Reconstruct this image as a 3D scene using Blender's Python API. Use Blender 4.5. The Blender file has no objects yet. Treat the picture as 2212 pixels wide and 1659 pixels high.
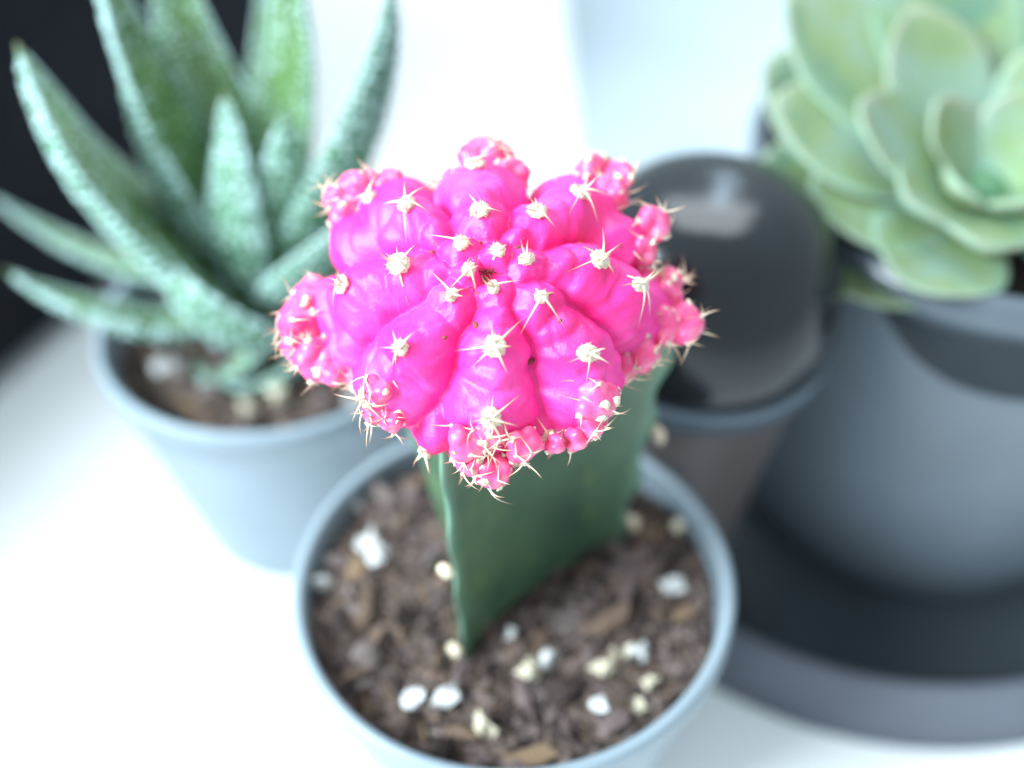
import bpy, bmesh, math, random
import numpy as np
from mathutils import Vector, Matrix, noise
R = math.radians
rnd = random.Random(7)
S = 0.01                       # everything below is written in centimetres
scene = bpy.context.scene
C = scene.collection

# ------------------------------------------------------------------ camera
cam = bpy.data.cameras.new("camera"); camo = bpy.data.objects.new("camera", cam); C.objects.link(camo)
camo.location = (0.012*S, -8.622*S, 15.967*S)
camo.matrix_world = (Matrix.Translation(camo.location) @ Matrix.Rotation(R(90-43.46), 4, 'X') @ Matrix.Rotation(R(-0.44), 4, 'Z'))
cam.sensor_width = 36; cam.lens = 36*2448/2212
cam.clip_start = 0.002; cam.clip_end = 20
cam.dof.use_dof = True; cam.dof.focus_distance = 10.6*S; cam.dof.aperture_fstop = 7.2
scene.camera = camo

# ------------------------------------------------------------------ world and lamps
w = bpy.data.worlds.new("World"); scene.world = w; w.use_nodes = True
nt = w.node_tree; bg = nt.nodes['Background']
bg.inputs['Color'].default_value = (0.74, 0.91, 1.0, 1); bg.inputs['Strength'].default_value = 0.78

def area_light(name, loc, target, size, power, color, sy=None):
    l = bpy.data.lights.new(name, 'AREA'); l.shape = 'RECTANGLE'; l.size = size*S; l.size_y = (sy or size)*S
    l.energy = power; l.color = color
    o = bpy.data.objects.new(name, l); C.objects.link(o)
    o.location = Vector(loc)*S
    o.rotation_euler = (Vector(target)-Vector(loc)).to_track_quat('-Z', 'Y').to_euler()
    return o
area_light('window_light', (-44, -16, 40), (0, 4, 4), 34, 9.8, (0.80, 0.93, 1.0), 26)
area_light('ceiling_light', (6, 34, 62), (0, 4, 5), 36, 2.2, (0.88, 0.95, 1.0))

area_light('back_window', (16, 58, 50), (2.6, 3.4, 8), 5, .40, (0.62, 0.82, 1.0), 26)

scene.view_settings.view_transform = 'Standard'; scene.view_settings.look = 'None'
scene.view_settings.exposure = 0.2; scene.view_settings.gamma = 1

# ------------------------------------------------------------------ materials
def mat(name, base, rough=.5, **kw):
    m = bpy.data.materials.new(name); m.use_nodes = True
    n = m.node_tree.nodes; l = m.node_tree.links; b = n['Principled BSDF']
    b.inputs['Base Color'].default_value = (*base, 1); b.inputs['Roughness'].default_value = rough
    for k, v in kw.items(): b.inputs[k.replace('_', ' ')].default_value = v
    return m, n, l, b
def objco(n):
    return n.new('ShaderNodeTexCoord').outputs['Object']
def noise_node(n, l, scale, detail=4, rough=.55, vec=None):
    t = n.new('ShaderNodeTexNoise'); t.inputs['Scale'].default_value = scale; t.inputs['Detail'].default_value = detail
    t.inputs['Roughness'].default_value = rough; l.new(vec or objco(n), t.inputs['Vector']); return t.outputs['Fac']
def ramp(n, l, fac, stops):
    r = n.new('ShaderNodeValToRGB'); e = r.color_ramp.elements
    while len(e) < len(stops): e.new(.5)
    for i, (p, c) in enumerate(stops): e[i].position = p; e[i].color = (*c, 1)
    l.new(fac, r.inputs['Fac']); return r.outputs['Color']
def mixc(n, l, fac, a, b, mode='MIX'):
    m = n.new('ShaderNodeMix'); m.data_type = 'RGBA'; m.blend_type = mode
    for s, v in ((m.inputs[0], fac), (m.inputs[6], a), (m.inputs[7], b)):
        if isinstance(v, (int, float)): s.default_value = v
        elif isinstance(v, tuple): s.default_value = (*v, 1)
        else: l.new(v, s)
    return m.outputs[2]
def bump(n, l, b, h, strength, dist):
    k = n.new('ShaderNodeBump'); k.inputs['Strength'].default_value = strength; k.inputs['Distance'].default_value = dist
    l.new(h, k.inputs['Height']); l.new(k.outputs['Normal'], b.inputs['Normal'])
M = {}
# pink scion: clipped cool light turns it magenta, the shade stays hot pink
m, n, l, b = mat('pink_cactus_skin', (.92, .02, .38), .46, Subsurface_Weight=.25, Subsurface_Scale=.0011)
b.inputs['Subsurface Radius'].default_value = (1, .25, .4)
big = noise_node(n, l, 140, 3); fine = noise_node(n, l, 2600, 3)
col = ramp(n, l, big, [(.3, (.92, .020, .21)), (.5, (.94, .038, .33)), (.72, (.94, .085, .43))])
speck = n.new('ShaderNodeTexNoise'); speck.inputs['Scale'].default_value = 420; speck.inputs['Detail'].default_value = 6; l.new(objco(n), speck.inputs['Vector'])
sc_ = ramp(n, l, speck.outputs['Fac'], [(.70, (0, 0, 0)), (.76, (1, 1, 1))])
l.new(mixc(n, l, sc_, col, (.38, .05, .06)), b.inputs['Base Color'])
bump(n, l, b, fine, .35, .00018)
M['pink'] = m
m, n, l, b = mat('pink_offset_skin', (.9, .06, .28), .38, Subsurface_Weight=.35, Subsurface_Scale=.0018)
b.inputs['Subsurface Radius'].default_value = (1, .35, .4)
l.new(ramp(n, l, noise_node(n, l, 420, 4), [(.3, (.86, .05, .19)), (.5, (.90, .10, .30)), (.72, (.90, .34, .44))]), b.inputs['Base Color'])
M['offset'] = m
m, n, l, b = mat('areole_wool', (.86, .78, .66), .9, Subsurface_Weight=.3, Subsurface_Scale=.0006)
l.new(ramp(n, l, noise_node(n, l, 1800, 3), [(.3, (.38, .24, .14)), (.48, (.74, .62, .46)), (.7, (.86, .80, .68))]), b.inputs['Base Color'])
M['wool'] = m
m, n, l, b = mat('spine_horn', (.82, .68, .48), .45)
at = n.new('ShaderNodeAttribute'); at.attribute_name = 'along'
l.new(ramp(n, l, at.outputs['Fac'], [(0, (.88, .80, .66)), (.45, (.78, .62, .44)), (.8, (.52, .32, .20)), (1, (.26, .12, .08))]), b.inputs['Base Color'])
M['spine'] = m
m, n, l, b = mat('dried_flower_brown', (.20, .06, .03), .8); M['scar'] = m
# green rootstock
m, n, l, b = mat('stock_green_skin', (.035, .11, .05), .42, Subsurface_Weight=.12, Subsurface_Scale=.002)
mott = noise_node(n, l, 90, 5, .6)
c0 = ramp(n, l, mott, [(.32, (.040, .085, .052)), (.52, (.072, .14, .075)), (.7, (.125, .20, .085))])
at = n.new('ShaderNodeAttribute'); at.attribute_name = 'edge'
c1 = mixc(n, l, at.outputs['Fac'], c0, (.20, .40, .29))
sp = ramp(n, l, noise_node(n, l, 260, 3), [(.66, (0, 0, 0)), (.74, (1, 1, 1))])
l.new(mixc(n, l, sp, c1, (.14, .20, .06)), b.inputs['Base Color'])
bump(n, l, b, noise_node(n, l, 1200, 3), .25, .0002)
M['stock'] = m
def plastic(name, c, rough, var=.08, bstr=.12, spec=.5):
    m, n, l, b = mat(name, c, rough, Specular_IOR_Level=spec)
    f = noise_node(n, l, 60, 5)
    l.new(ramp(n, l, f, [(.3, tuple(x*(1-var) for x in c)), (.7, tuple(x*(1+var) for x in c))]), b.inputs['Base Color'])
    bump(n, l, b, noise_node(n, l, 900, 3), bstr, .0002)
    r = n.new('ShaderNodeMapRange'); l.new(noise_node(n, l, 220, 4), r.inputs['Value'])
    r.inputs['To Min'].default_value = rough*.8; r.inputs['To Max'].default_value = rough*1.25
    l.new(r.outputs['Result'], b.inputs['Roughness'])
    return m
M['pot'] = plastic('grey_pot_plastic', (.25, .315, .36), .42)
M['planter'] = plastic('planter_slate_grey', (.165, .196, .228), .36)
M['planter_rim'] = plastic('planter_rim_glaze', (.10, .125, .15), .16)
M['planter_dark'] = plastic('planter_dark_grip', (.022, .03, .038), .4, spec=.25)  # near-black colour for the painted shade crescent on the planter
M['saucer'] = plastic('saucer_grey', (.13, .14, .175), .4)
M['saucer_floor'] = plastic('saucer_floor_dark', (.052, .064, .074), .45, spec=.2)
M['black_gloss'] = plastic('tumbler_black_gloss', (.012, .015, .018), .17, .2, spec=.5)
M['taupe'] = plastic('tumbler_taupe_body', (.11, .09, .09), .3, .15, spec=.4)
M['band'] = plastic('tumbler_band_grey', (.10, .13, .16), .3)
M['case'] = plastic('black_case_skin', (.008, .009, .013), .7, .25, spec=.1)
m, n, l, b = mat('table_white', (.86, .87, .87), .45)
l.new(ramp(n, l, noise_node(n, l, 14, 5), [(.3, (.89, .90, .90)), (.7, (.93, .935, .935))]), b.inputs['Base Color'])
bump(n, l, b, noise_node(n, l, 700, 3), .05, .0002); M['table'] = m
m, n, l, b = mat('board_pale_blue', (.50, .55, .60), .5)
l.new(ramp(n, l, noise_node(n, l, 18, 5), [(.3, (.36, .43, .48)), (.7, (.42, .49, .54))]), b.inputs['Base Color']); M['board'] = m
# soil
m, n, l, b = mat('potting_soil', (.07, .045, .03), .95)
c0 = ramp(n, l, noise_node(n, l, 520, 8, .7), [(.3, (.025, .018, .014)), (.48, (.105, .075, .06)), (.62, (.20, .15, .125)), (.8, (.32, .25, .21))])
l.new(c0, b.inputs['Base Color']); bump(n, l, b, noise_node(n, l, 1500, 6, .7), .8, .0008); M['soil'] = m
def chipmat(name, a, c):
    m, n, l, b = mat(name, a, .85)
    l.new(ramp(n, l, noise_node(n, l, 900, 6, .7), [(.3, tuple(x*.45 for x in a)), (.5, a), (.72, c)]), b.inputs['Base Color'])
    bump(n, l, b, noise_node(n, l, 1400, 5), .6, .0005); return m
M['chips'] = [chipmat('bark_brown', (.15, .095, .066), (.27, .19, .145)), chipmat('bark_grey', (.17, .13, .12), (.30, .25, .24)),
              chipmat('bark_dark', (.035, .022, .018), (.09, .06, .05)), chipmat('bark_tan', (.24, .155, .09), (.36, .26, .16)),
              chipmat('bark_mauve', (.15, .105, .10), (.28, .21, .21))]
m, n, l, b = mat('perlite_white', (.74, .76, .76), .9, Subsurface_Weight=.2, Subsurface_Scale=.001)
l.new(ramp(n, l, noise_node(n, l, 1100, 4), [(.3, (.34, .32, .28)), (.5, (.62, .63, .62)), (.7, (.74, .75, .75))]), b.inputs['Base Color'])
M['perlite'] = m
m, n, l, b = mat('perlite_cream', (.66, .62, .48), .9)
l.new(ramp(n, l, noise_node(n, l, 900, 4), [(.3, (.32, .25, .16)), (.5, (.56, .51, .38)), (.7, (.68, .65, .54))]), b.inputs['Base Color'])
M['perlite_cream'] = m
# haworthia leaf: 'under' attribute = 1 on the outer (lower) face
m, n, l, b = mat('haworthia_leaf_skin', (.10, .22, .08), .45, Subsurface_Weight=.15, Subsurface_Scale=.002)
at = n.new('ShaderNodeAttribute'); at.attribute_name = 'under'
up = ramp(n, l, noise_node(n, l, 150, 4), [(.3, (.07, .14, .045)), (.55, (.11, .22, .065)), (.75, (.16, .30, .11))])
un = ramp(n, l, noise_node(n, l, 240, 4), [(.3, (.05, .15, .07)), (.55, (.085, .215, .11)), (.75, (.13, .29, .16))])
c = mixc(n, l, at.outputs['Fac'], up, un)
at2 = n.new('ShaderNodeAttribute'); at2.attribute_name = 'along'
tip = ramp(n, l, at2.outputs['Fac'], [(.955, (0, 0, 0)), (1, (.6, .6, .6))])
l.new(mixc(n, l, tip, c, (.24, .15, .09)), b.inputs['Base Color'])
bump(n, l, b, noise_node(n, l, 700, 3), .3, .0004); M['haw'] = m
m, n, l, b = mat('haworthia_tubercle', (.58, .78, .78), .6, Subsurface_Weight=.2, Subsurface_Scale=.001); M['tub'] = m
m, n, l, b = mat('echeveria_leaf_skin', (.22, .36, .18), .55, Subsurface_Weight=.5, Subsurface_Scale=.006)
at = n.new('ShaderNodeAttribute'); at.attribute_name = 'edge'
inn = ramp(n, l, noise_node(n, l, 75, 4), [(.36, (.10, .20, .13)), (.5, (.19, .275, .12)), (.64, (.21, .31, .23))])
l.new(mixc(n, l, at.outputs['Fac'], inn, (.25, .375, .29)), b.inputs['Base Color'])
bump(n, l, b, noise_node(n, l, 400, 3), .2, .0004); M['ech'] = m
m, n, l, b = mat('echeveria_heart', (.08, .20, .10), .6); M['ech_core'] = m

# ------------------------------------------------------------------ object helpers
def mesh(name, verts, faces, material, smooth=True, attr=None):
    me = bpy.data.meshes.new(name)
    v = np.asarray(verts, float)*S
    me.from_pydata(v.tolist(), [], [list(f) for f in faces] if not isinstance(faces, list) else faces)
    if smooth: me.polygons.foreach_set('use_smooth', [True]*len(me.polygons))
    me.materials.append(material)
    for k, vals in (attr or {}).items():
        a = me.attributes.new(k, 'FLOAT', 'POINT'); a.data.foreach_set('value', np.asarray(vals, float))
    me.update(); return me
def link(name, me, parent=None, mtx=None, **props):
    o = bpy.data.objects.new(name, me); C.objects.link(o)
    if parent: o.parent = parent
    if mtx is not None:
        mt = mtx.copy(); mt.translation = mt.translation*S; o.matrix_local = mt
    for k, v in props.items(): o[k] = v
    return o
def thing(name, label, cat, loc, group=None):
    o = bpy.data.objects.new(name, None); C.objects.link(o); o.location = Vector(loc)*S; o.empty_display_size = .01
    o['label'] = label; o['category'] = cat
    if group: o['group'] = group
    return o
def lathe(prof, seg=128, wob=0.0, close=False):
    """profile [(r,z)...] turned round z"""
    V = []; Fc = []
    for (r, z) in prof:
        for k in range(seg):
            a = 2*math.pi*k/seg
            rr = r*(1+wob*math.sin(2*a+.6)+wob*.5*math.sin(3*a+2))
            V.append((rr*math.cos(a), rr*math.sin(a), z))
    n = len(prof)
    for i in range(n-1):
        for k in range(seg):
            k2 = (k+1) % seg
            Fc.append((i*seg+k, i*seg+k2, (i+1)*seg+k2, (i+1)*seg+k))
    return V, Fc
def arc(r0, z0, rad, a0, a1, n=6):
    return [(r0+rad*math.cos(R(a0+(a1-a0)*i/n)), z0+rad*math.sin(R(a0+(a1-a0)*i/n))) for i in range(n+1)]
def uvgrid(nu, nv):
    """unit directions on a sphere grid with poles, with faces"""
    V = [(0, 0, 1.)]
    for j in range(1, nv):
        t = math.pi*j/nv
        for i in range(nu):
            p = 2*math.pi*i/nu; V.append((math.sin(t)*math.cos(p), math.sin(t)*math.sin(p), math.cos(t)))
    V.append((0, 0, -1.)); F = []
    for i in range(nu): F.append((0, 1+i, 1+(i+1) % nu))
    for j in range(nv-2):
        for i in range(nu):
            a = 1+j*nu+i; b_ = 1+j*nu+(i+1) % nu; F.append((a, a+nu, b_+nu, b_))
    L = len(V)-1; o = 1+(nv-2)*nu
    for i in range(nu): F.append((o+i, L, o+(i+1) % nu))
    return np.array(V), F
def rand_rock(seed, n=1, flat=(1, 1, 1), amp=.35, sub=1):
    bm = bmesh.new(); bmesh.ops.create_icosphere(bm, subdivisions=sub, radius=1)
    V = []
    for v in bm.verts:
        p = v.co.copy(); d = 1+amp*noise.noise(p*1.3+Vector((seed*7.1, seed*3.3, 1)))*1.6
        V.append((p.x*d*flat[0], p.y*d*flat[1], p.z*d*flat[2]))
    F = [tuple(x.index for x in f.verts) for f in bm.faces]; bm.free(); return V, F

# ------------------------------------------------------------------ setting
def slab(x0, x1, y0, y1, z0, z1, bev=.15):
    bm = bmesh.new(); bmesh.ops.create_cube(bm, size=1)
    for v in bm.verts: v.co = Vector(((x0+x1)/2+v.co.x*(x1-x0), (y0+y1)/2+v.co.y*(y1-y0), (z0+z1)/2+v.co.z*(z1-z0)))
    bmesh.ops.bevel(bm, geom=bm.edges[:], offset=bev, segments=4, affect='EDGES')
    V = [tuple(v.co) for v in bm.verts]; F = [tuple(x.index for x in f.verts) for f in bm.faces]; bm.free(); return V, F
V, F = slab(-90, 90, -40, 110, -3, 0, .3)
link('table', mesh('table', V, F, M['table']), kind='structure')
V, F = slab(1.75, 60, 9.5, 80, .04, .55, .12)
o = link('pale_board', mesh('pale_board', V, F, M['board']), label='pale blue grey board lying flat on the table behind the dark tumbler', category='board')
# black case, back left
V, F = slab(-9, 9, -15, 15, 0, 9.5, .6)
case = link('black_case', mesh('black_case', V, F, M['case']), label='large matt black case standing behind the spiky haworthia at the left', category='case')
case.rotation_euler = (0, 0, R(-26.5)); case.location = Vector((-20.0, 8.83, .02))*S

# ------------------------------------------------------------------ soil filling
def soil_disc(name, r, z, parent, seed, stone_z=0):
    V = []; F = []; nr, ns = 34, 120
    V.append((0, 0, z))
    def h(x, y):
        q = Vector((x, y, seed*3.7))
        return .16*noise.noise(q*1.1)+.13*noise.noise(q*3.1)+.07*abs(noise.noise(q*8))
    V[0] = (0, 0, z+h(0, 0))
    for j in range(1, nr+1):
        rr = r*j/nr
        for i in range(ns):
            a = 2*math.pi*i/ns; x, y = rr*math.cos(a), rr*math.sin(a)
            V.append((x, y, z+h(x, y)-.12*(j/nr)**4))
    for i in range(ns): F.append((0, 1+i, 1+(i+1) % ns))
    for j in range(nr-1):
        for i in range(ns):
            a = 1+j*ns+i; b_ = 1+j*ns+(i+1) % ns; F.append((a, a+ns, b_+ns, b_))
    return link(name, mesh(name, V, F, M['soil']), parent), (lambda x, y: z+h(x, y)-.12*(min(1, math.hypot(x, y)/r))**4)
chip_meshes = []
for k in range(14):
    fl = rnd.choice([(1.5, .55, .35), (1.2, .7, .4), (1.9, .5, .35), (1, .85, .5), (1, .6, .3)])
    V, F = rand_rock(k+3, flat=fl, amp=.55, sub=1)
    for mi, cm in enumerate(M['chips']): chip_meshes.append((mi, mesh('bark_chip', V, F, cm, smooth=False)))
perl_meshes = [[mesh('perlite_grain', *rand_rock(40+k, amp=.75, flat=(1.1, .85, .75), sub=2), mm, smooth=False) for k in range(5)] for mm in (M['perlite'], M['perlite_cream'])]
def rot_rand(flat=.5):
    return Matrix.Rotation(rnd.uniform(0, 6.28), 4, 'Z') @ Matrix.Rotation(rnd.gauss(0, flat), 4, 'X') @ Matrix.Rotation(rnd.gauss(0, flat), 4, 'Y')
CLEAR = []
def litter(parent, hf, r, nobj, nstuff, avoid):
    k = 0
    while k < nobj:
        a = rnd.uniform(0, 6.28); q = r*math.sqrt(rnd.random())*.96; x, y = q*math.cos(a), q*math.sin(a)
        if avoid(x, y) or any((x-a_)**2+(y-b_)**2 < .055 for a_, b_ in CLEAR): continue
        k += 1
        mi = rnd.choices([0, 1, 2, 3, 4], [5, 3, 4, 1, 2])[0]
        me = rnd.choice([mm for (i, mm) in chip_meshes if i == mi])
        s = .06+.20*rnd.random()**1.7
        link('bark_chip', me, parent, Matrix.Translation((x, y, hf(x, y)+s*.25)) @ rot_rand() @ Matrix.Scale(s, 4))
    VV = []; FF = []
    for k in range(nstuff):
        a = rnd.uniform(0, 6.28); q = r*math.sqrt(rnd.random())*.98; x, y = q*math.cos(a), q*math.sin(a)
        V, F = rnd.choice(crumbs); s = rnd.uniform(.03, .08); mt = Matrix.Translation((x, y, hf(x, y)+s*.2)) @ rot_rand(.9) @ Matrix.Scale(s, 4)
        o0 = len(VV); VV += [tuple(mt @ Vector(v)) for v in V]; FF += [tuple(i+o0 for i in f) for f in F]
    me = mesh('soil_crumbs', VV, FF, M['chips'][0], smooth=False)
    for mm in (M['chips'][1], M['chips'][2], M['chips'][4], M['soil']): me.materials.append(mm)
    npoly = len(me.polygons); per = 20
    idx = np.repeat(np.array([rnd.choice([0, 1, 2, 2, 3, 4, 4]) for _ in range(npoly//per+1)]), per)[:npoly]
    me.polygons.foreach_set('material_index', idx.astype(np.int32))
    link('soil_crumbs', me, parent, kind='stuff')
def rr0(k):
    V, F = rand_rock(80+k, flat=(1.4, .7, .6), amp=.5, sub=1)
    return V, F[:]
crumbs = [rr0(k) for k in range(8)]
per_crumb = len(crumbs[0][1])

def nursery_pot(parent, H=4.546, ro=2.75, rb=1.87, t=.17):
    # outer wall, rolled lip, inner wall
    pr = [(rb-.25, .06), (rb-.2, 0), (rb-.05, 0), (rb, .08)]
    pr += [(rb+(ro-.10-rb)*k/8, .08+(H-.42-.08)*k/8) for k in range(1, 9)]
    pr += [(ro-.02, H-.36)]
    V, F = lathe(pr, wob=.004); link('pot_wall', mesh('pot_wall', V, F, M['pot']), parent)
    pr = [(ro-.03, H-.37), (ro, H-.30), (ro, H-.10)] + arc(ro-.085, H-.085, .085, 0, 180, 8) + [(ro-.18, H-.3), (ro-.22, H-.75), (ro-.32, H-1.4)]
    V, F = lathe(pr, wob=.004); link('pot_rim', mesh('pot_rim', V, F, M['pot']), parent)

# ------------------------------------------------------------------ the grafted pink cactus
cac = thing('grafted_cactus', 'hot pink lobed cactus grafted on a green three winged stem in a small grey pot', 'potted cactus', (0, 0, 0))
nursery_pot(cac)
soil, hf = soil_disc('soil', 2.53, 4.18, cac, 1)
ST = dict(bot=[(-.62, -1.05, 3.7), (1.46, .84, 3.7), (-.72, .62, 3.7)], top=[(-.74, -1.02, 8.0), (1.90, .84, 8.0), (-1.50, .62, 8.0)])
def stem_ring(t):
    P = [Vector(a).lerp(Vector(b_), t) for a, b_ in zip(ST['bot'], ST['top'])]
    c = (P[0]+P[1]+P[2])/3; out = []; edge = []
    for i in range(3):
        A, B = P[i], P[(i+1) % 3]; n = 22
        mid = (A+B)/2; inw = (c-mid); inw.z = 0
        for k in range(n):
            s = k/n
            depth = .42*(math.sin(math.pi*s))**1.2 if i != 0 else .50*(math.sin(math.pi*s))**1.1
            # round the wing edges
            e = min(s, 1-s)
            q = A.lerp(B, s)+inw*depth
            if e < .045: q += (c-(A if s < .5 else B)).normalized()*(.05*(1-e/.045)**2)*1.2
            q.z = A.lerp(B, s).z
            out.append(tuple(q)); edge.append(max(0, 1-e/.07))
    return out, edge
V = []; ED = []; nrg = 48
for j in range(nrg+1):
    t = j/nrg; o_, e_ = stem_ring(t)
    # slightly wavy wing margin: dips between areoles
    cx_ = sum(p[0] for p in o_)/len(o_); cy_ = sum(p[1] for p in o_)/len(o_)
    for p, e in zip(o_, e_):
        wv = 1+.035*e*math.cos(2*math.pi*(t*4.3-.66*4.3/4.3))
        V.append((cx_+(p[0]-cx_)*wv, cy_+(p[1]-cy_)*wv, p[2])); ED.append(e*.9)
nn = 66; F = []
for j in range(nrg):
    for i in range(nn): F.append((j*nn+i, j*nn+(i+1) % nn, (j+1)*nn+(i+1) % nn, (j+1)*nn+i))
stem = link('stem', mesh('stem', V, F, M['stock'], attr={'edge': ED}), cac, label='dark green three winged rootstock')

spine_meshes = []
def spine_geo(L, r, bend, seed=0, n=7, seg=5):
    V = []; F = []; A = []
    for j in range(n+1):
        t = j/n; c = Vector((bend*L*t*t, 0, L*t*(1-.15*abs(bend)*t))); rr = r*(1-t)**.7+.0012
        for i in range(seg):
            a = 2*math.pi*i/seg; V.append((c.x+rr*math.cos(a), c.y+rr*math.sin(a), c.z)); A.append(t)
    for j in range(n):
        for i in range(seg): F.append((j*seg+i, j*seg+(i+1) % seg, (j+1)*seg+(i+1) % seg, (j+1)*seg+i))
    F.append(tuple((n)*seg+i for i in range(seg)))
    return V, F, A
for (b_, r) in ((.0, .011), (.25, .012), (.5, .010), (.8, .0095), (-.3, .011)):
    V, F, A = spine_geo(1, r/.27, b_); spine_meshes.append(mesh('spine', V, F, M['spine'], attr={'along': A}))
wool_meshes = []
for k in range(5):
    bm = bmesh.new(); bmesh.ops.create_icosphere(bm, subdivisions=3, radius=1)
    V = []
    for v in bm.verts:
        d = 1+.28*noise.noise(v.co*2.3+Vector((k*5, 0, 0)))+.22*noise.noise(v.co*6+Vector((0, k*5, 0)))
        V.append((v.co.x*d, v.co.y*d, v.co.z*d*.62))
    F = [tuple(x.index for x in f.verts) for f in bm.faces]; bm.free()
    for q in range(46):     # loose wool hairs
        u = Vector((rnd.gauss(0, 1), rnd.gauss(0, 1), abs(rnd.gauss(0, .8)))).normalized()
        s = u.orthogonal().normalized()*.05; p0 = Vector((u.x, u.y, u.z*.62))*.9; p1 = p0+u*rnd.uniform(.12, .4)+Vector((rnd.gauss(0, .15), rnd.gauss(0, .15), 0))
        o0 = len(V); t_ = u.cross(s)
        V += [tuple(p0+s), tuple(p0-s*.5+t_*.9), tuple(p0-s*.5-t_*.9), tuple(p1)]
        F += [(o0, o0+1, o0+3), (o0+1, o0+2, o0+3), (o0+2, o0, o0+3)]
    wool_meshes.append(mesh('areole', V, F, M['wool']))
def frame(p, nrm, spin=None):
    q = Vector(nrm).to_track_quat('Z', 'Y').to_matrix().to_4x4()
    return Matrix.Translation(p) @ q @ Matrix.Rotation(rnd.uniform(0, 6.28) if spin is None else spin, 4, 'Z')
# areoles of the stem
for p in [(-.73, -1.07, 6.02), (-.68, -1.08, 4.50), (1.57, .82, 4.52), (1.77, .82, 6.15)]:
    cc = Vector((.2, .2, p[2])); link('areole', rnd.choice(wool_meshes), stem, frame(p, (Vector(p)-cc).normalized()) @ Matrix.Scale(.1, 4))
    for q in range(4):
        link('spine', rnd.choice(spine_meshes), stem, frame(p, (Vector(p)-cc).normalized(), q*1.6) @ Matrix.Rotation(R(rnd.uniform(20, 60)), 4, 'Y') @ Matrix.Diagonal((.3, .3, rnd.uniform(.10, .16), 1)))

Hc = Vector((-.2, .3, 8.40)); TI = R(27)
RIBS = {
'A': [(0.05, -0.17, 1.24), (0.06, -0.72, 1.16), (0.02, -1.31, 0.91)],
'B': [(-0.34, -0.24, 1.22), (-0.78, -0.68, 1.05), (-1.14, -1.06, 0.72)],
'C': [(-0.18, 0.01, 1.24), (-0.82, 0.11, 1.12), (-1.4, 0.04, 0.85)],
'D': [(-0.25, 0.3, 1.22), (-0.79, 0.82, 1.0), (-1.22, 1.12, 0.61)],
'E': [(-0.08, 0.65, 1.17), (-0.14, 1.3, 0.91)],
'F': [(0.09, 0.18, 1.24), (0.47, 0.69, 1.12), (0.89, 0.98, 0.9)],
'G': [(0.36, 0.12, 1.23), (1.03, 0.18, 1.04), (1.46, 0.04, 0.8)],
'H': [(0.49, -0.26, 1.2), (0.9, -0.73, 0.99), (1.08, -1.14, 0.7)]}
PUPS = {
'A': [(-0.23, -1.53, 0.65, 0.14), (0.02, -1.44, 0.75, 0.12), (0.3, -1.54, 0.63, 0.14), (0.04, -1.62, 0.58, 0.13), (0.03, -1.74, 0.4, 0.13), (-0.18, -1.68, 0.49, 0.12), (0.2, -1.66, 0.51, 0.1)],
'B': [(-1.07, -1.02, 0.71, 0.15), (-1.11, -1.18, 0.58, 0.12), (-0.97, -1.28, 0.6, 0.1)],
'C': [(-1.86, 0.22, 0.1, 0.2), (-2.0, -0.04, 0.1, 0.19), (-2.05, -0.3, 0.1, 0.12), (-1.82, -0.44, 0.1, 0.17), (-1.63, -0.54, 0.1, 0.17), (-1.44, -0.59, 0.1, 0.12), (-1.76, -0.04, 0.1, 0.19)],
'D': [(-1.43, 1.38, 0.35, 0.18), (-1.26, 1.46, 0.35, 0.14), (-1.08, 1.45, 0.35, 0.13), (-1.64, 1.29, 0.35, 0.13), (-1.68, 0.92, 0.35, 0.13), (-1.53, 1.11, 0.35, 0.16)],
'E': [(-0.09, 1.69, 0.45, 0.18), (-0.38, 1.45, 0.45, 0.12), (0.22, 1.5, 0.45, 0.14), (0.04, 1.74, 0.45, 0.13)],
'F': [(1.1, 1.59, 0.35, 0.17), (1.38, 1.52, 0.35, 0.14), (0.89, 1.37, 0.35, 0.13), (1.54, 1.16, 0.35, 0.16), (1.71, 0.95, 0.35, 0.14), (1.59, 0.66, 0.35, 0.14), (1.28, 1.32, 0.35, 0.16)],
'G': [(1.61, 0.36, 0.1, 0.16), (1.84, 0.2, 0.1, 0.17), (2.02, -0.08, 0.1, 0.15), (1.78, -0.08, 0.1, 0.2), (1.54, -0.41, 0.1, 0.15), (1.35, -0.56, 0.1, 0.13), (1.92, 0.41, 0.1, 0.11)],
'H': [(1.02, -1.11, 0.69, 0.16), (0.98, -1.32, 0.55, 0.13), (0.85, -1.45, 0.5, 0.1), (0.64, -1.52, 0.54, 0.09)]}
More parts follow.
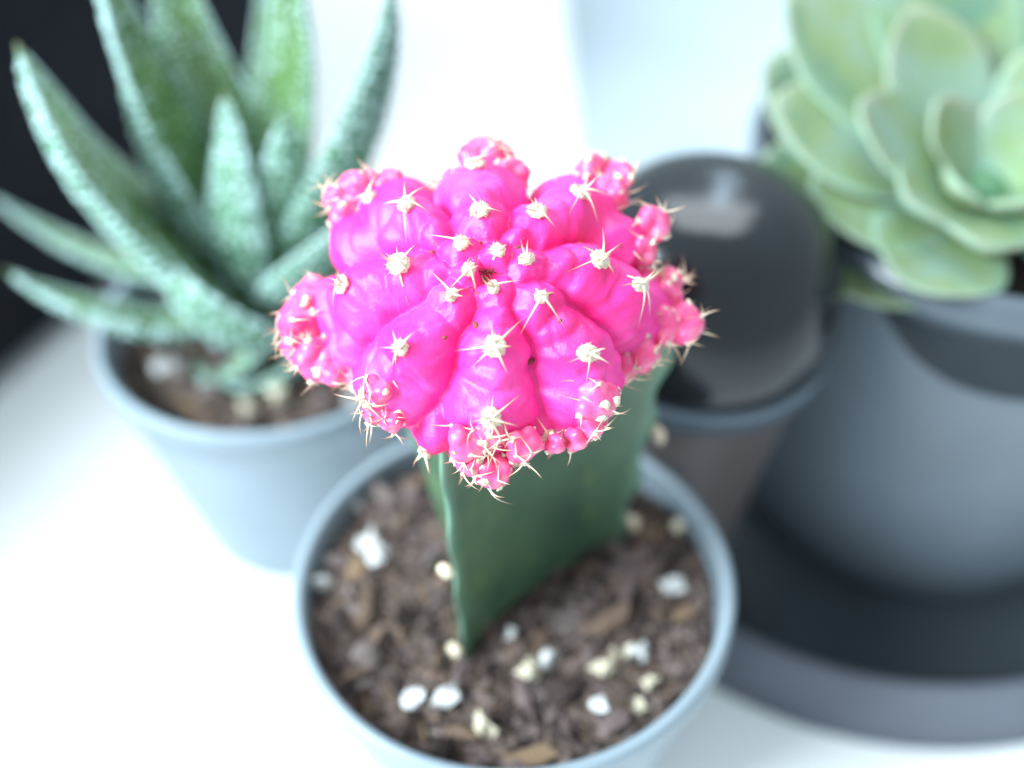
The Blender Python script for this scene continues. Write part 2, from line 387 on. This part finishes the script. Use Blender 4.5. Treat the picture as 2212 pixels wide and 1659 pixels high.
# the body is a field of angular tubercles: each one a blunt pyramid whose top carries an areole; ribs meet in sharp furrows
END = {'A': [(.02, -1.58, .48), (.0, -1.62, -.1)], 'B': [(-1.04, -1.12, .42), (-.9, -1.0, -.3)], 'C': [(-1.84, .16, .18), (-1.66, -.42, .22), (-1.45, 0, -.3)], 'D': [(-1.36, 1.38, .32), (-1.60, 1.02, .32), (-1.1, 1.0, -.4)],
       'E': [(-.06, 1.66, .42), (-.05, 1.4, -.3)], 'F': [(1.18, 1.45, .36), (1.56, .88, .38), (1.1, .9, -.4)], 'G': [(1.84, .16, .15), (1.50, -.42, .28), (1.45, 0, -.3)], 'H': [(1.00, -1.16, .42), (.9, -1.0, -.3)]}
tubs = []; towner = []                    # position, slope, lateral stretch
for k, ps in RIBS.items():
    for q, p in enumerate(ps): tubs.append((np.array(p), (.55, .56, .60)[q] if k != 'E' else (.42, .42)[q], 1.0)); towner.append(k)
    for pa, pb in zip(ps[:-1], ps[1:]): tubs.append(((np.array(pa)*.45+np.array(pb)*.55)*.985, .55, 1.0)); towner.append(k)
    if len(END[k]): tubs.append(((np.array(ps[-1])*.5+np.array(END[k][0])*.5)*.99, .55, 1.0)); towner.append(k)
    for q, p in enumerate(END[k]): tubs.append((np.array(p), .50 if k in 'DEF' else .46, 1.0)); towner.append(k)
for p in [(-.58, -1.50, .40), (.56, -1.44, .42), (-.3, -1.6, .3), (-.8, -1.3, .35), (-1.38, -.58, .38), (1.36, -.56, .38)]: tubs.append((np.array(p), .5, 1.0)); towner.append('n%.2f' % p[0])
U, FF = uvgrid(440, 300)
def rell(u, a=1.9, b=1.25): return 1/np.sqrt((u[..., 0]/a)**2+(u[..., 1]/a)**2+(u[..., 2]/np.where(u[..., 2] > 0, b, 1.5))**2)
RE = rell(U); cand = []
for p, sl, st in tubs:
    L_ = np.linalg.norm(p); u0 = p/L_; out = np.array([u0[0], u0[1], 0]); out /= np.linalg.norm(out)+1e-9
    e1 = out-u0*(out@u0); e1 /= np.linalg.norm(e1)+1e-9; e2 = np.cross(u0, e1)
    ang = np.arccos(np.clip(U@u0, -1, 1)); dv = U-u0; a_ = dv@e1; b_ = dv@e2; nrm_ = np.sqrt(a_*a_+b_*b_)+1e-9
    a_ = a_/nrm_*ang*L_; b_ = b_/nrm_*ang*L_*st
    hexn = np.maximum(np.abs(b_)*.92, np.maximum(np.abs(.46*b_+.88*a_), np.abs(-.46*b_+.88*a_)))
    a_ = a_*.85; dist = .88*hexn+.12*np.sqrt(a_*a_+b_*b_)
    dist = np.sqrt(dist**2+.05**2)-.05
    cand.append(RE*(L_/float(rell(u0)))+.02-sl*dist)
cand = np.array(cand); kk = 38.0; mx = cand.max(0); rad = mx+np.log(np.exp((cand-mx)*kk).sum(0))/kk
names = sorted(set(towner)); fld = np.array([cand[[q for q in range(len(towner)) if towner[q] == k]].max(0) for k in names])
st = np.sort(fld, axis=0); dd = st[-1]-st[-2]; POL = np.arccos(np.clip(U[:, 2], -1, 1)); AZ = np.arctan2(U[:, 1], U[:, 0])
deep = .045+.17*np.sin(np.clip(POL, 0, 1.57))**1.5+.60*np.clip(np.sin(AZ), 0, 1)**2*np.clip(POL-.7, 0, 1)
deep = deep*(1-.75*np.clip(-np.sin(AZ)-.3, 0, 1)*np.clip((POL-.85)/.3, 0, 1))
fold = np.array([abs(noise.noise(Vector((u[0]*3.6+4, u[1]*3.6, u[2]*5)))) for u in U])
rad = rad-.05*np.exp(-fold/.05)*np.clip(POL-.3, 0, 1)
rad = rad-deep*1.15*np.exp(-dd/.065)
s2 = np.sort(cand, axis=0); d2 = s2[-1]-s2[-2]
rad = rad-.028*np.exp(-d2/.035)*np.clip(POL/.5-.2, .15, 1)
rad = np.maximum(rad, RE*.62)
rad = rad-.13*np.exp(-(np.arccos(np.clip(U[:, 2], -1, 1))/.12)**2)
G = rad[1:-1].reshape(299, 440)
for it in range(4):
    G = (G*2+np.roll(G, 1, 1)+np.roll(G, -1, 1)+np.vstack([G[:1], G[:-1]])+np.vstack([G[1:], G[-1:]]))/6
rad[1:-1] = G.reshape(-1); rad[0] = G[0].mean(); rad[-1] = G[-1].mean()
puck = np.array([noise.noise(Vector(u*3.1))*.045+noise.noise(Vector(u*6.5+np.array([3, 1, 7])))*.030+noise.noise(Vector(u*15))*.007+noise.noise(Vector(u*34))*.0025 for u in U])
rad = rad+puck
HV = U*rad[:, None]
def rad_at(p):
    u = np.array(p)/np.linalg.norm(p); i = int((U@u).argmax()); return float(rad[i]), Vector(u)
Mt = Matrix.Rotation(TI, 4, 'X')
head_m = Matrix.Translation(Hc) @ Mt
head = link('cactus_head', mesh('cactus_head', HV, FF, M['pink']), cac, head_m, label='hot pink ribbed globe with cream spined areoles')
HVn = HV
def normal_at(p):
    u = np.array(p)/np.linalg.norm(p); t1 = np.cross(u, [.3, .5, .8]); t1 /= np.linalg.norm(t1); t2 = np.cross(u, t1); e = .09
    P = []
    for q in (u+t1*e, u-t1*e, u+t2*e, u-t2*e):
        q = q/np.linalg.norm(q); P.append(HVn[int((U@q).argmax())])
    nn_ = np.cross(P[0]-P[1], P[2]-P[3]); nn_ /= np.linalg.norm(nn_)
    return Vector(nn_ if nn_@u > 0 else -nn_)
def put_spines(p, nrm, n, L, spread=(25, 75), up=None):
    for q in range(n):
        f_ = frame(p, nrm, 6.28*q/n+rnd.uniform(-.4, .4)) @ Matrix.Rotation(R(rnd.uniform(*spread)), 4, 'Y')
        l_ = L*rnd.uniform(.65, 1.25); wd = .42*rnd.uniform(.8, 1.25)
        link('spine', rnd.choice(spine_meshes), head, f_ @ Matrix.Diagonal((wd, wd, l_, 1)))
SP_L = {0: .14, 1: .215, 2: .225}
for k, ps in RIBS.items():
    for i, p in enumerate(ps):
        r_, u_ = rad_at(p); pos = u_*(r_+.008); nrm = normal_at(p)
        s = (.066, .094, .09)[i] if k != 'E' else (.092, .088)[i]
        link('areole', rnd.choice(wool_meshes), head, frame(pos, nrm) @ Matrix.Diagonal((s*rnd.uniform(.78, 1.2), s*rnd.uniform(.78, 1.2), s*rnd.uniform(.6, 1.0), 1)))
        put_spines(pos+nrm*.02, nrm, rnd.choice([5, 6, 7]) if i else 5, SP_L[i])
# small extra areoles under the rim of the head
for p in [(.55, -1.35, .45), (-.62, -1.45, .3), (1.5, -.6, .2), (-1.55, -.85, .1), (.95, 1.3, .3), (-.6, 1.45, .2), (.7, -1.55, .1), (-.3, -1.75, .05)]:
    r_, u_ = rad_at(p); pos = u_*(r_+.01); nrm = normal_at(p)
    link('areole', rnd.choice(wool_meshes), head, frame(pos, nrm) @ Matrix.Scale(.07, 4)); put_spines(pos, nrm, 4, .2)
# the dry brown tuft in the sunken middle
VV = []; FA = []; AA = []
r_, u_ = rad_at((0, 0, 1))
for q in range(26):
    V, F, A = spine_geo(rnd.uniform(.07, .17), .008, rnd.uniform(-.5, .8), n=4, seg=4)
    f_ = Matrix.Translation((rnd.gauss(0, .09), rnd.gauss(0.02, .07), r_+.02)) @ Matrix.Rotation(rnd.uniform(0, 6.28), 4, 'Z') @ Matrix.Rotation(R(rnd.uniform(10, 85)), 4, 'Y')
    o0 = len(VV); VV += [tuple(f_ @ Vector(v)) for v in V]; FA += [tuple(i+o0 for i in f) for f in F]
link('dry_tuft', mesh('dry_tuft', VV, FA, M['scar']), head, kind='stuff')
# scabs in the furrows
for p in [(.62, -.42, 1.0), (-.10, .05, 1.3), (-.62, .35, 1.1), (-.42, -.62, 1.1), (.95, .48, .9), (-.12, -.55, 1.2), (.3, .3, 1.2), (-.1, .4, 1.2), (.45, -.9, 1.0)]:
    r_, u_ = rad_at(p); V, F = rand_rock(rnd.random()*50, flat=(1, .6, .4), amp=.6, sub=1)
    link('scab', mesh('scab', V, F, M['scar']), head, frame(u_*(r_+.002), u_) @ Matrix.Scale(rnd.uniform(.03, .06), 4))
# offsets: small ribbed balls with their own woolly areoles
pu, pf = uvgrid(44, 30)
DROP = {'A': (3, 6), 'C': (6,), 'D': (4,), 'F': (3,), 'E': ()}
for k, lst in PUPS.items():
    for ip, (x, y, z, r) in enumerate(lst):
        if ip in DROP.get(k, ()): continue
        r *= rnd.uniform(1.15, 1.5); c = Vector((x, y, z))*.965; outd = Vector((x, y, z*.4+.35)).normalized()
        nl = 6 if r > .15 else 5
        cs = [(outd*.40*r+Vector((0, 0, 0)), .60*r)]; nl = rnd.choice([3, 4])
        t1 = outd.orthogonal().normalized(); t2 = outd.cross(t1); ph = rnd.uniform(0, 6.28); ar = []
        for j in range(nl):
            a = ph+6.28*j/nl; dv = (t1*math.cos(a)+t2*math.sin(a)+outd*.35).normalized()
            cs.append((dv*.60*r, .50*r)); ar.append((dv*1.08*r, dv))
            dv2 = (t1*math.cos(a+.4)+t2*math.sin(a+.4)-outd*.55).normalized(); cs.append((dv2*.5*r, .5*r)); ar.append((dv2*1.0*r, dv2))
            if r > .14: dv3 = (t1*math.cos(a+.5)*.5+t2*math.sin(a+.5)*.5+outd).normalized(); cs.append((dv3*.55*r, .42*r)); ar.append((dv3*.98*r, dv3))
        q_ = [np.full(len(pu), .55*r)]
        for c_, r2 in cs:
            c_ = np.array(c_); d = pu@c_; D = d*d-c_@c_+r2*r2; q_.append(np.where(D > 0, d+np.sqrt(np.maximum(D, 0)), 0))
        q_ = np.array(q_); m_ = q_.max(0); kk2 = 12/r; pr_ = m_+np.log(np.exp((q_-m_)*kk2).sum(0))/kk2
        pv = pu*pr_[:, None]
        mt = Matrix.Translation(c)
        link('offset', mesh('offset', pv, pf, M['offset']), head, mt)
        VW = []; FW = []; VS = []; FS = []; AS = []
        for (ap, ad) in ar:
            wm = wool_meshes[rnd.randrange(5)]
            f_ = frame(Vector(ap), ad) @ Matrix.Scale((.018+.10*r)*rnd.choice([.35, .6, .8, 1.1, 1.3]), 4)
            V, F = rand_rock(rnd.random()*40, flat=(1, 1, .7), amp=.9, sub=1)
            o0 = len(VW); VW += [tuple(f_ @ Vector(v)) for v in V]; FW += [tuple(i+o0 for i in f) for f in F]
            for q in range(rnd.choice([0, 0, 1, 2, 4])):
                V, F, A = spine_geo(rnd.uniform(.10, .28), .009, rnd.uniform(-.4, .9), n=5, seg=4)
                g_ = frame(Vector(ap), ad, 6.28*q/5+rnd.uniform(-.5, .5)) @ Matrix.Rotation(R(rnd.uniform(15, 75)), 4, 'Y')
                o0 = len(VS); VS += [tuple(g_ @ Vector(v)) for v in V]; FS += [tuple(i+o0 for i in f) for f in F]; AS += A
        link('areole_wool', mesh('areole_wool', VW, FW, M['wool']), head, mt, kind='stuff')
        link('offset_spines', mesh('offset_spines', VS, FS, M['spine'], attr={'along': AS}), head, mt, kind='stuff')

# soil filling of the front pot
def in_stem(x, y): return (-.8 < x < 1.3 and -.9 < y < .8 and (y+.9) > (x+.6)*.8-.1 and x > -.75)
for (p, r, cr) in [((-2.2, 1.52), .135, 0), ((-1.9, 2.12), .12, 0), ((-1.87, .72), .16, 0), ((-1.72, .52), .15, 0), ((-2.42, .13), .13, 0), ((-1.16, -1.56), .12, 0), ((-.78, -1.58), .14, 0),
                   ((-.32, -1.87), .165, 1), ((.2, -1.22), .13, 1), ((.24, -1.08), .13, 1), ((.43, -1.0), .13, 0), ((1.05, -1.2), .11, 1), ((1.2, -1.05), .09, 1), ((1.38, -.94), .12, 1), ((1.53, -.95), .11, 0),
                   ((2.0, .05), .13, 0), ((2.2, 1.0), .11, 1), ((1.0, -1.66), .09, 0), ((1.46, -1.63), .11, 1), ((-.03, -.69), .09, 0), ((1.62, -1.3), .1, 1)]:
    x, y = p
    link('perlite_grain', rnd.choice(perl_meshes[cr]), soil, Matrix.Translation((x, y, hf(x, y)+r*.55)) @ rot_rand(.8) @ Matrix.Scale(r*(.92 if cr else 1.0), 4)); CLEAR.append(p)
for (p, sz, ci, rz) in [((1.5, .01), (.42, .2, .15), 4, 1.2), ((.74, -.56), (.36, .2, .14), 1, .25), ((.22, -2.28), (.34, .2, .15), 3, .2), ((1.19, .34), (.28, .18, .13), 4, 1.9), ((2.14, -.33), (.26, .18, .13), 3, .6),
                        ((-2.2, -.37), (.24, .16, .1), 0, 1), ((-1.86, -1.2), (.26, .15, .12), 0, .4), ((.9, 1.5), (.3, .2, .12), 0, 1.), ((1.9, .9), (.26, .14, .12), 3, 1.1), ((-.9, -.2), (.22, .12, .1), 1, .7), ((.6, -1.9), (.28, .12, .1), 4, 1.8)]:
    me = rnd.choice([mm for (i, mm) in chip_meshes if i == ci]); x, y = p
    link('bark_chip', me, soil, Matrix.Translation((x, y, hf(x, y)+.1)) @ Matrix.Rotation(rz, 4, 'Z') @ Matrix.Rotation(.2, 4, 'X') @ Matrix.Diagonal((*[q*.75 for q in sz], 1)))
litter(soil, hf, 2.48, 230, 2600, in_stem)

# ------------------------------------------------------------------ haworthia
hx, hy = -3.74, 5.12
haw = thing('haworthia_plant', 'spiky white dotted green haworthia in a small grey pot in front of the black case', 'potted plant', (hx, hy, 0))
nursery_pot(haw)
CLEAR.clear()
hsoil, hf2 = soil_disc('soil', 2.50, 3.95, haw, 2)
for (p, r, cr) in [((-5.36, 4.46), .2, 0), ((-4.67, 5.0), .14, 0), ((-3.94, 3.5), .14, 1), ((-3.48, 3.65), .22, 1), ((-5.0, 6.6), .15, 0), ((-2.4, 3.7), .13, 0)]:
    x, y = p[0]-hx, p[1]-hy
    link('perlite_grain', rnd.choice(perl_meshes[cr]), hsoil, Matrix.Translation((x, y, hf2(x, y)+r*.6)) @ rot_rand(.8) @ Matrix.Scale(r*.92, 4))
litter(hsoil, hf2, 2.48, 110, 1300, lambda x, y: False)
def catmull(P, n):
    P = [Vector(p) for p in P]; P = [P[0]*2-P[1]]+P+[P[-1]*2-P[-2]]; out = []
    segs = len(P)-3
    for k in range(n+1):
        u = segs*k/n; i = min(int(u), segs-1); t = u-i; a, b_, c, d = P[i:i+4]
        out.append(.5*((2*b_)+(-a+c)*t+(2*a-5*b_+4*c-d)*t*t+(-a+3*b_-3*c+d)*t**3))
    return out
tubV, tubF = rand_rock(5, flat=(1, 1, .6), amp=.2, sub=1)
def haw_leaf(P, width, thick, face, dots=True, taper=1.15, basew=.75):
    n = 40; c = catmull(P, n); V = []; F = []; UN = []; AL = []; m_ = 20; fr = []
    for j, p in enumerate(c):
        t = j/n; T = (c[min(j+1, n)]-c[max(j-1, 0)]).normalized()
        Sd = T.cross(Vector(face)).normalized(); N = Sd.cross(T).normalized()
        wj = width*.5*(basew+(1-basew)*min(1, t/.3))*(1-max(0, (t-.22)/.78)**1.35)**taper+.02
        tj = thick*(wj/(width*.5))**.8
        fr.append((p, T, Sd, N, wj, tj))
        for i in range(m_):
            a = 2*math.pi*i/m_; x = math.cos(a); y = math.sin(a)
            if y > 0: yy = y*tj*.22-(1-x*x)*tj*.28      # concave upper face
            else: yy = y*tj*.95*(1-.15*abs(x))
            V.append(tuple(p+Sd*wj*x+N*yy)); UN.append(1 if y < .1 else .25*abs(x)**4); AL.append(t)
    for j in range(n):
        for i in range(m_): F.append((j*m_+i, j*m_+(i+1) % m_, (j+1)*m_+(i+1) % m_, (j+1)*m_+i))
    F.append(tuple(n*m_+i for i in range(m_)))
    leaf = link('leaf', mesh('leaf', [tuple(Vector(v)-Vector((hx, hy, 0))) for v in V], F, M['haw'], attr={'under': UN, 'along': AL}), haw)
    if dots:
        VV = []; FFx = []
        rows = int(sum((c[i+1]-c[i]).length for i in range(n))/.105)
        for q in range(rows):
            t = (q+.5)/rows*.95; j = min(int(t*n), n-1); p, T, Sd, N, wj, tj = fr[j]
            nb = max(3, int(wj*2/.10)+2)
            for i in range(nb):
                a = math.pi+math.pi*(i+(.5 if q % 2 else 0))/nb*1.0
                if a > 2*math.pi+.01: continue
                a += rnd.uniform(-.14, .14)
                x = math.cos(a); y = math.sin(a)
                pos = p+T*rnd.uniform(-.05, .05)+Sd*wj*x+N*(y*tj*.95*(1-.15*abs(x)))-Vector((hx, hy, 0))
                s = rnd.uniform(.026, .046)*(.6+.4*min(1, wj/.3))
                o0 = len(VV); f_ = Matrix.Translation(pos) @ (Sd*x*tj+N*y*wj).normalized().to_track_quat('Z', 'Y').to_matrix().to_4x4() @ Matrix.Scale(s, 4)
                VV += [tuple(f_ @ Vector(v)) for v in tubV]; FFx += [tuple(k+o0 for k in f) for f in tubF]
            for i in range(nb):           # fine pale dots on the upper face
                x = rnd.uniform(-.9, .9)
                if abs(x) < .35 and rnd.random() < .7: continue
                pos = p+T*rnd.uniform(-.05, .05)+Sd*wj*x+N*(math.sqrt(1-x*x)*tj*.22-(1-x*x)*tj*.28)-Vector((hx, hy, 0)); s = rnd.uniform(.016, .03)
                o0 = len(VV); f_ = Matrix.Translation(pos) @ N.to_track_quat('Z', 'Y').to_matrix().to_4x4() @ Matrix.Scale(s, 4)
                VV += [tuple(f_ @ Vector(v)) for v in tubV]; FFx += [tuple(k+o0 for k in f) for f in tubF]
            for sx in (-1, 1):          # margin teeth
                pos = p+Sd*wj*sx*1.0-Vector((hx, hy, 0)); s = .046*(.5+.5*min(1, wj/.3))
                o0 = len(VV); f_ = Matrix.Translation(pos) @ (Sd*sx).to_track_quat('Z', 'Y').to_matrix().to_4x4() @ Matrix.Scale(s, 4)
                VV += [tuple(f_ @ Vector(v)) for v in tubV]; FFx += [tuple(k+o0 for k in f) for f in tubF]
        link('tubercles', mesh('tubercles', VV, FFx, M['tub']), leaf, kind='stuff')
LEAF = {
'L1': [(-4.16, 5.6, 4.8), (-4.95, 5.0, 6.1), (-5.63, 4.7, 7.47), (-6.06, 4.8, 8.53), (-6.27, 4.9, 9.22)],
'L2': [(-4.10, 5.9, 4.9), (-4.62, 5.6, 7.06), (-4.97, 5.6, 8.59), (-5.15, 5.6, 9.56), (-5.2, 5.6, 10.11)],
'L3': [(-4.15, 6.1, 4.7), (-4.22, 6.1, 6.63), (-4.45, 6.2, 8.18), (-4.57, 6.3, 9.47), (-4.6, 6.3, 10.6)],
'L5': [(-3.85, 6.1, 4.7), (-3.42, 6.0, 6.83), (-3.02, 5.8, 8.5), (-2.83, 5.6, 9.84), (-2.75, 5.4, 10.9)],
'L4': [(-4.03, 6.7, 5.0), (-3.9, 7.4, 6.63), (-3.76, 7.8, 7.92), (-3.64, 8.0, 8.9)],
'L6': [(-3.68, 5.8, 4.7), (-2.88, 5.5, 6.35), (-2.14, 5.3, 7.79), (-1.66, 5.2, 9.02), (-1.44, 5.2, 9.95)],
'L6b': [(-3.68, 6.0, 4.7), (-3.0, 6.0, 5.9), (-2.35, 6.0, 7.1), (-1.95, 6.0, 8.0), (-1.85, 6.0, 8.55)],
'L7': [(-4.52, 6.0, 4.5), (-5.9, 6.2, 4.57), (-7.06, 6.5, 4.81), (-7.91, 6.7, 5.26), (-8.42, 6.8, 5.68)],
'L8': [(-4.15, 5.2, 4.62), (-5.11, 4.6, 4.83), (-6.03, 4.4, 5.22), (-6.81, 4.4, 5.6), (-7.28, 4.4, 5.98)],
'L9': [(-3.5, 5.2, 4.7), (-3.95, 4.5, 5.0), (-4.4, 4.25, 5.5), (-4.8, 4.3, 6.0), (-5.1, 4.5, 6.6)],
'L14': [(-4.0, 5.2, 4.9), (-3.97, 5.0, 6.18), (-3.91, 5.1, 7.03), (-3.89, 5.3, 7.7), (-3.9, 5.4, 8.2)],
'L11': [(-3.65, 5.2, 4.81), (-2.96, 4.4, 6.06), (-2.23, 4.4, 6.79), (-1.61, 4.8, 6.99), (-.99, 5.3, 6.78)],
'L12': [(-3.59, 5.0, 4.8), (-3.07, 4.3, 5.11), (-2.54, 4.0, 5.88), (-2.04, 4.0, 6.37)],
'L10': [(-3.61, 4.6, 4.9), (-3.86, 4.3, 4.6), (-4.2, 4.1, 4.3), (-4.63, 4.0, 4.2), (-4.72, 4.0, 4.6)],
'L15': [(-4.3, 5.7, 4.8), (-4.75, 5.5, 6.2), (-5.05, 5.4, 7.5), (-5.25, 5.4, 8.4)],
'L16': [(-3.8, 5.5, 4.8), (-3.45, 5.3, 6.2), (-3.2, 5.3, 7.3), (-3.1, 5.3, 8.0)],
'L13': [(-3.26, 4.6, 4.85), (-3.28, 4.3, 4.46), (-3.55, 4.0, 4.25), (-4.04, 3.8, 4.2), (-4.49, 3.85, 4.35)]}
LW = {'L15': (1.05, .4, (.7, .5, .3)), 'L16': (.95, .38, (-.5, .7, .3)), 'L1': (1.75, .6, (.75, .2, .55)), 'L2': (.95, .42, (.9, -.3, .2)), 'L3': (1.15, .42, (.1, -1, .25)), 'L5': (.92, .4, (-.5, -.75, .3)), 'L4': (.5, .3, (0, -1, .3)),
      'L6': (1.35, .5, (-1, .55, .3)), 'L6b': (.8, .35, (-1, -.2, .4)), 'L7': (.5, .26, (.1, .2, 1)), 'L8': (.72, .36, (.1, .3, 1)), 'L9': (1.5, .6, (.6, .8, .5)), 'L14': (1.0, .38, (.75, .8, .1)),
      'L11': (.9, .4, (-.3, .5, .8)), 'L12': (.6, .3, (-.4, .6, .7)), 'L10': (.42, .25, (-.2, .2, 1)), 'L13': (.42, .25, (-.5, .4, .8))}
for k, P in LEAF.items():
    haw_leaf(P, LW[k][0]*1.18, *LW[k][1:])
V, F = rand_rock(9, flat=(.55, .55, .7), amp=.2, sub=3)
link('leaf_base', mesh('leaf_base', [(v[0]-.1, v[1]+.5, v[2]+4.4) for v in V], F, M['haw'], attr={'under': [0.]*len(V), 'along': [0.]*len(V)}), haw)

# ------------------------------------------------------------------ saucer, planter with echeveria
sx, sy = 6.75, 6.2
sau = thing('saucer', 'wide round grey saucer with dark floor under the large planter', 'saucer', (sx, sy, 0))
V, F = lathe([(5.8, .02), (6.1, 0), (6.2, .06), (5.98, .5), (5.76, .92)] + arc(5.68, .93, .08, 0, 180, 6) + [(5.58, .7), (5.54, .4)], 180)
link('saucer_rim', mesh('saucer_rim', V, F, M['saucer']), sau)
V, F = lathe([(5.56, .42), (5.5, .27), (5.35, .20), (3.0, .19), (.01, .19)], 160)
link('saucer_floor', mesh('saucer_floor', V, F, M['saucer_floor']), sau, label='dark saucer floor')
px_, py_ = 7.45, 6.05
pla = thing('echeveria_planter', 'pale green fleshy rosette succulent in the large slate grey planter', 'potted plant', (px_, py_, .21))
ZR = 6.6; ro_ = 3.74; rb_ = 3.45
V, F = lathe([(rb_-.5, .02), (rb_-.12, 0), (rb_, .1)] + [(rb_+(ro_-.05-rb_)*k/8, .1+(ZR-.75)*k/8) for k in range(1, 9)], 200)
link('planter_wall', mesh('planter_wall', V, F, M['planter']), pla)
V, F = lathe([(ro_-.07, ZR-.66), (ro_+.02, ZR-.58), (ro_+.05, ZR-.1)] + arc(ro_-.07, ZR-.1, .12, 0, 180, 8) + [(ro_-.22, ZR-.4), (ro_-.3, ZR-1.3)], 200)
link('planter_rim', mesh('planter_rim', V, F, M['planter_rim']), pla)
# shade below the rim, painted as a dark crescent patch facing the viewer
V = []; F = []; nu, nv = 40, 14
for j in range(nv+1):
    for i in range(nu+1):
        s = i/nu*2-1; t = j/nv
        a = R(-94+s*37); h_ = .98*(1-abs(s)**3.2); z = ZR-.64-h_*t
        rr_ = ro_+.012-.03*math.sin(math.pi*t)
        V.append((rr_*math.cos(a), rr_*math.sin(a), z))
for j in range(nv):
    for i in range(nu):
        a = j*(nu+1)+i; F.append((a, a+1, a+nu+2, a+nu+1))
link('grip_recess', mesh('grip_recess', V, F, M['planter_dark']), pla, label='dark crescent under the planter rim')  # shade painted as a dark patch
psoil, _ = soil_disc('soil', ro_-.26, ZR-.6, pla, 5)
EC = Vector((6.55-px_, 4.60-py_, 6.75)); TILT = Matrix.Rotation(R(17), 3, 'X')      # rosette centre in planter frame
def ech_leaf(az_, L, W, el, curl, z0=0., thick=.25, r0=.15):
    n, m_ = 26, 22; V = []; F = []; ED_ = []
    d = Vector((math.cos(az_), math.sin(az_), 0)); sd = Vector((-math.sin(az_), math.cos(az_), 0)); up = Vector((0, 0, 1))
    p = EC+d*r0+up*z0; a = el; prev = None
    for j in range(n+1):
        t = j/n; a = el+curl*t; T = d*math.cos(a)+up*math.sin(a)
        if j: p = p+T*(L/n)
        N = up*math.cos(a)-d*math.sin(a)
        wj = W*.5*(.34+.66*math.sin(min(1, t/.66)*math.pi/2)**1.3)*max(0, 1-max(0, (t-.60)/.40)**1.7)**.72+.015
        tj = thick*(.75+.25*math.sin(math.pi*t))*min(1, wj/(W*.22))
        for i in range(m_):
            b_ = 2*math.pi*i/m_; x = math.cos(b_); y = math.sin(b_)
            yy = (y*tj*.35-(1-x*x)*tj*.30+.09*wj*x*x) if y > 0 else (y*tj*.75*(1-.2*x*x)+.09*wj*x*x)
            V.append(tuple(EC+TILT @ (p+sd*wj*x+N*yy-EC))); ED_.append(min(1, abs(x)**7+max(0, (t-.86)/.14)**1.5))
    for j in range(n):
        for i in range(m_): F.append((j*m_+i, j*m_+(i+1) % m_, (j+1)*m_+(i+1) % m_, (j+1)*m_+i))
    F.append(tuple(n*m_+i for i in range(m_)))
    link('leaf', mesh('leaf', V, F, M['ech'], attr={'edge': ED_}), pla)
for a_, L_, W_, el_, cu_, z_ in [
    (-152, 2.7, 1.9, 3, 12, -.28), (172, 3.0, 1.9, 4, 14, -.25), (140, 3.2, 2.1, 8, 12, -.2), (108, 4.7, 2.3, 10, 12, -.2), (78, 4.9, 2.3, 10, 12, -.25), (45, 4.2, 2.2, 8, 12, -.3), (12, 3.8, 2.1, 5, 12, -.3), (-25, 3.3, 2.1, 3, 12, -.3), 
    (-128, 2.35, 1.65, 14, 14, .0), (-88, 2.05, 1.6, 12, 14, .0), (-40, 2.3, 1.65, 14, 14, .0), (5, 2.9, 1.8, 14, 14, .0), (60, 3.5, 1.9, 17, 14, .05), (93, 3.7, 2.0, 18, 14, .05), (126, 3.5, 1.9, 18, 14, .05), (158, 2.9, 1.75, 16, 14, .05), (-168, 2.6, 1.65, 14, 14, .0),
    (-108, 1.6, 1.2, 30, 18, .1), (-58, 1.55, 1.2, 30, 18, .1), (-5, 1.8, 1.25, 30, 18, .1), (48, 2.2, 1.4, 30, 18, .1), (110, 2.3, 1.4, 30, 18, .1), (160, 2.0, 1.3, 30, 18, .1), (-155, 1.6, 1.2, 30, 18, .1),
    (-75, .9, .7, 55, 20, .15), (-10, 1.0, .75, 50, 20, .15), (60, 1.2, .85, 48, 20, .15), (130, 1.2, .8, 48, 20, .15), (-150, .95, .7, 52, 20, .15)]:
    if W_ > 1 and (int(a_) % 7 == 3): continue
    ech_leaf(R(a_+rnd.uniform(-3, 3)), L_*(1+.16*max(0, math.sin(R(a_)))), W_*1.16, R(el_*.82), R(cu_*.4), z_)
V, F = rand_rock(4, flat=(.5, .5, .45), amp=.2, sub=3)
link('rosette_heart', mesh('rosette_heart', [tuple(Vector(v)+EC+Vector((0, 0, -.1))) for v in V], F, M['ech_core']), pla)

# ------------------------------------------------------------------ dark lidded tumbler
tum = thing('lidded_tumbler', 'glossy black lidded tumbler with tapered base between pink cactus and large planter', 'tumbler', (2.62, 3.4, .21))
V, F = lathe([(.5, .03), (.75, 0), (.85, .06), (1.0, 1.2), (1.25, 3.0), (1.5, 4.4), (1.68, 5.05)], 128)
link('body', mesh('body', V, F, M['taupe']), tum, label='dark taupe tapered lower body')
V, F = lathe([(1.66, 5.04), (1.76, 5.08), (1.84, 5.35), (1.86, 5.42), (1.82, 5.50), (1.74, 5.52)], 128)
link('band', mesh('band', V, F, M['band']), tum, label='thin blue grey band')
V, F = lathe([(1.74, 5.50), (1.82, 5.56), (1.86, 5.8), (1.85, 6.1), (1.80, 6.4), (1.72, 6.7), (1.60, 7.0), (1.44, 7.28), (1.28, 7.46), (1.16, 7.55), (1.06, 7.61), (.96, 7.66), (.85, 7.70), (.6, 7.76), (.3, 7.79), (.01, 7.80)], 128)
link('lid', mesh('lid', V, F, M['black_gloss']), tum, label='glossy black domed lid')
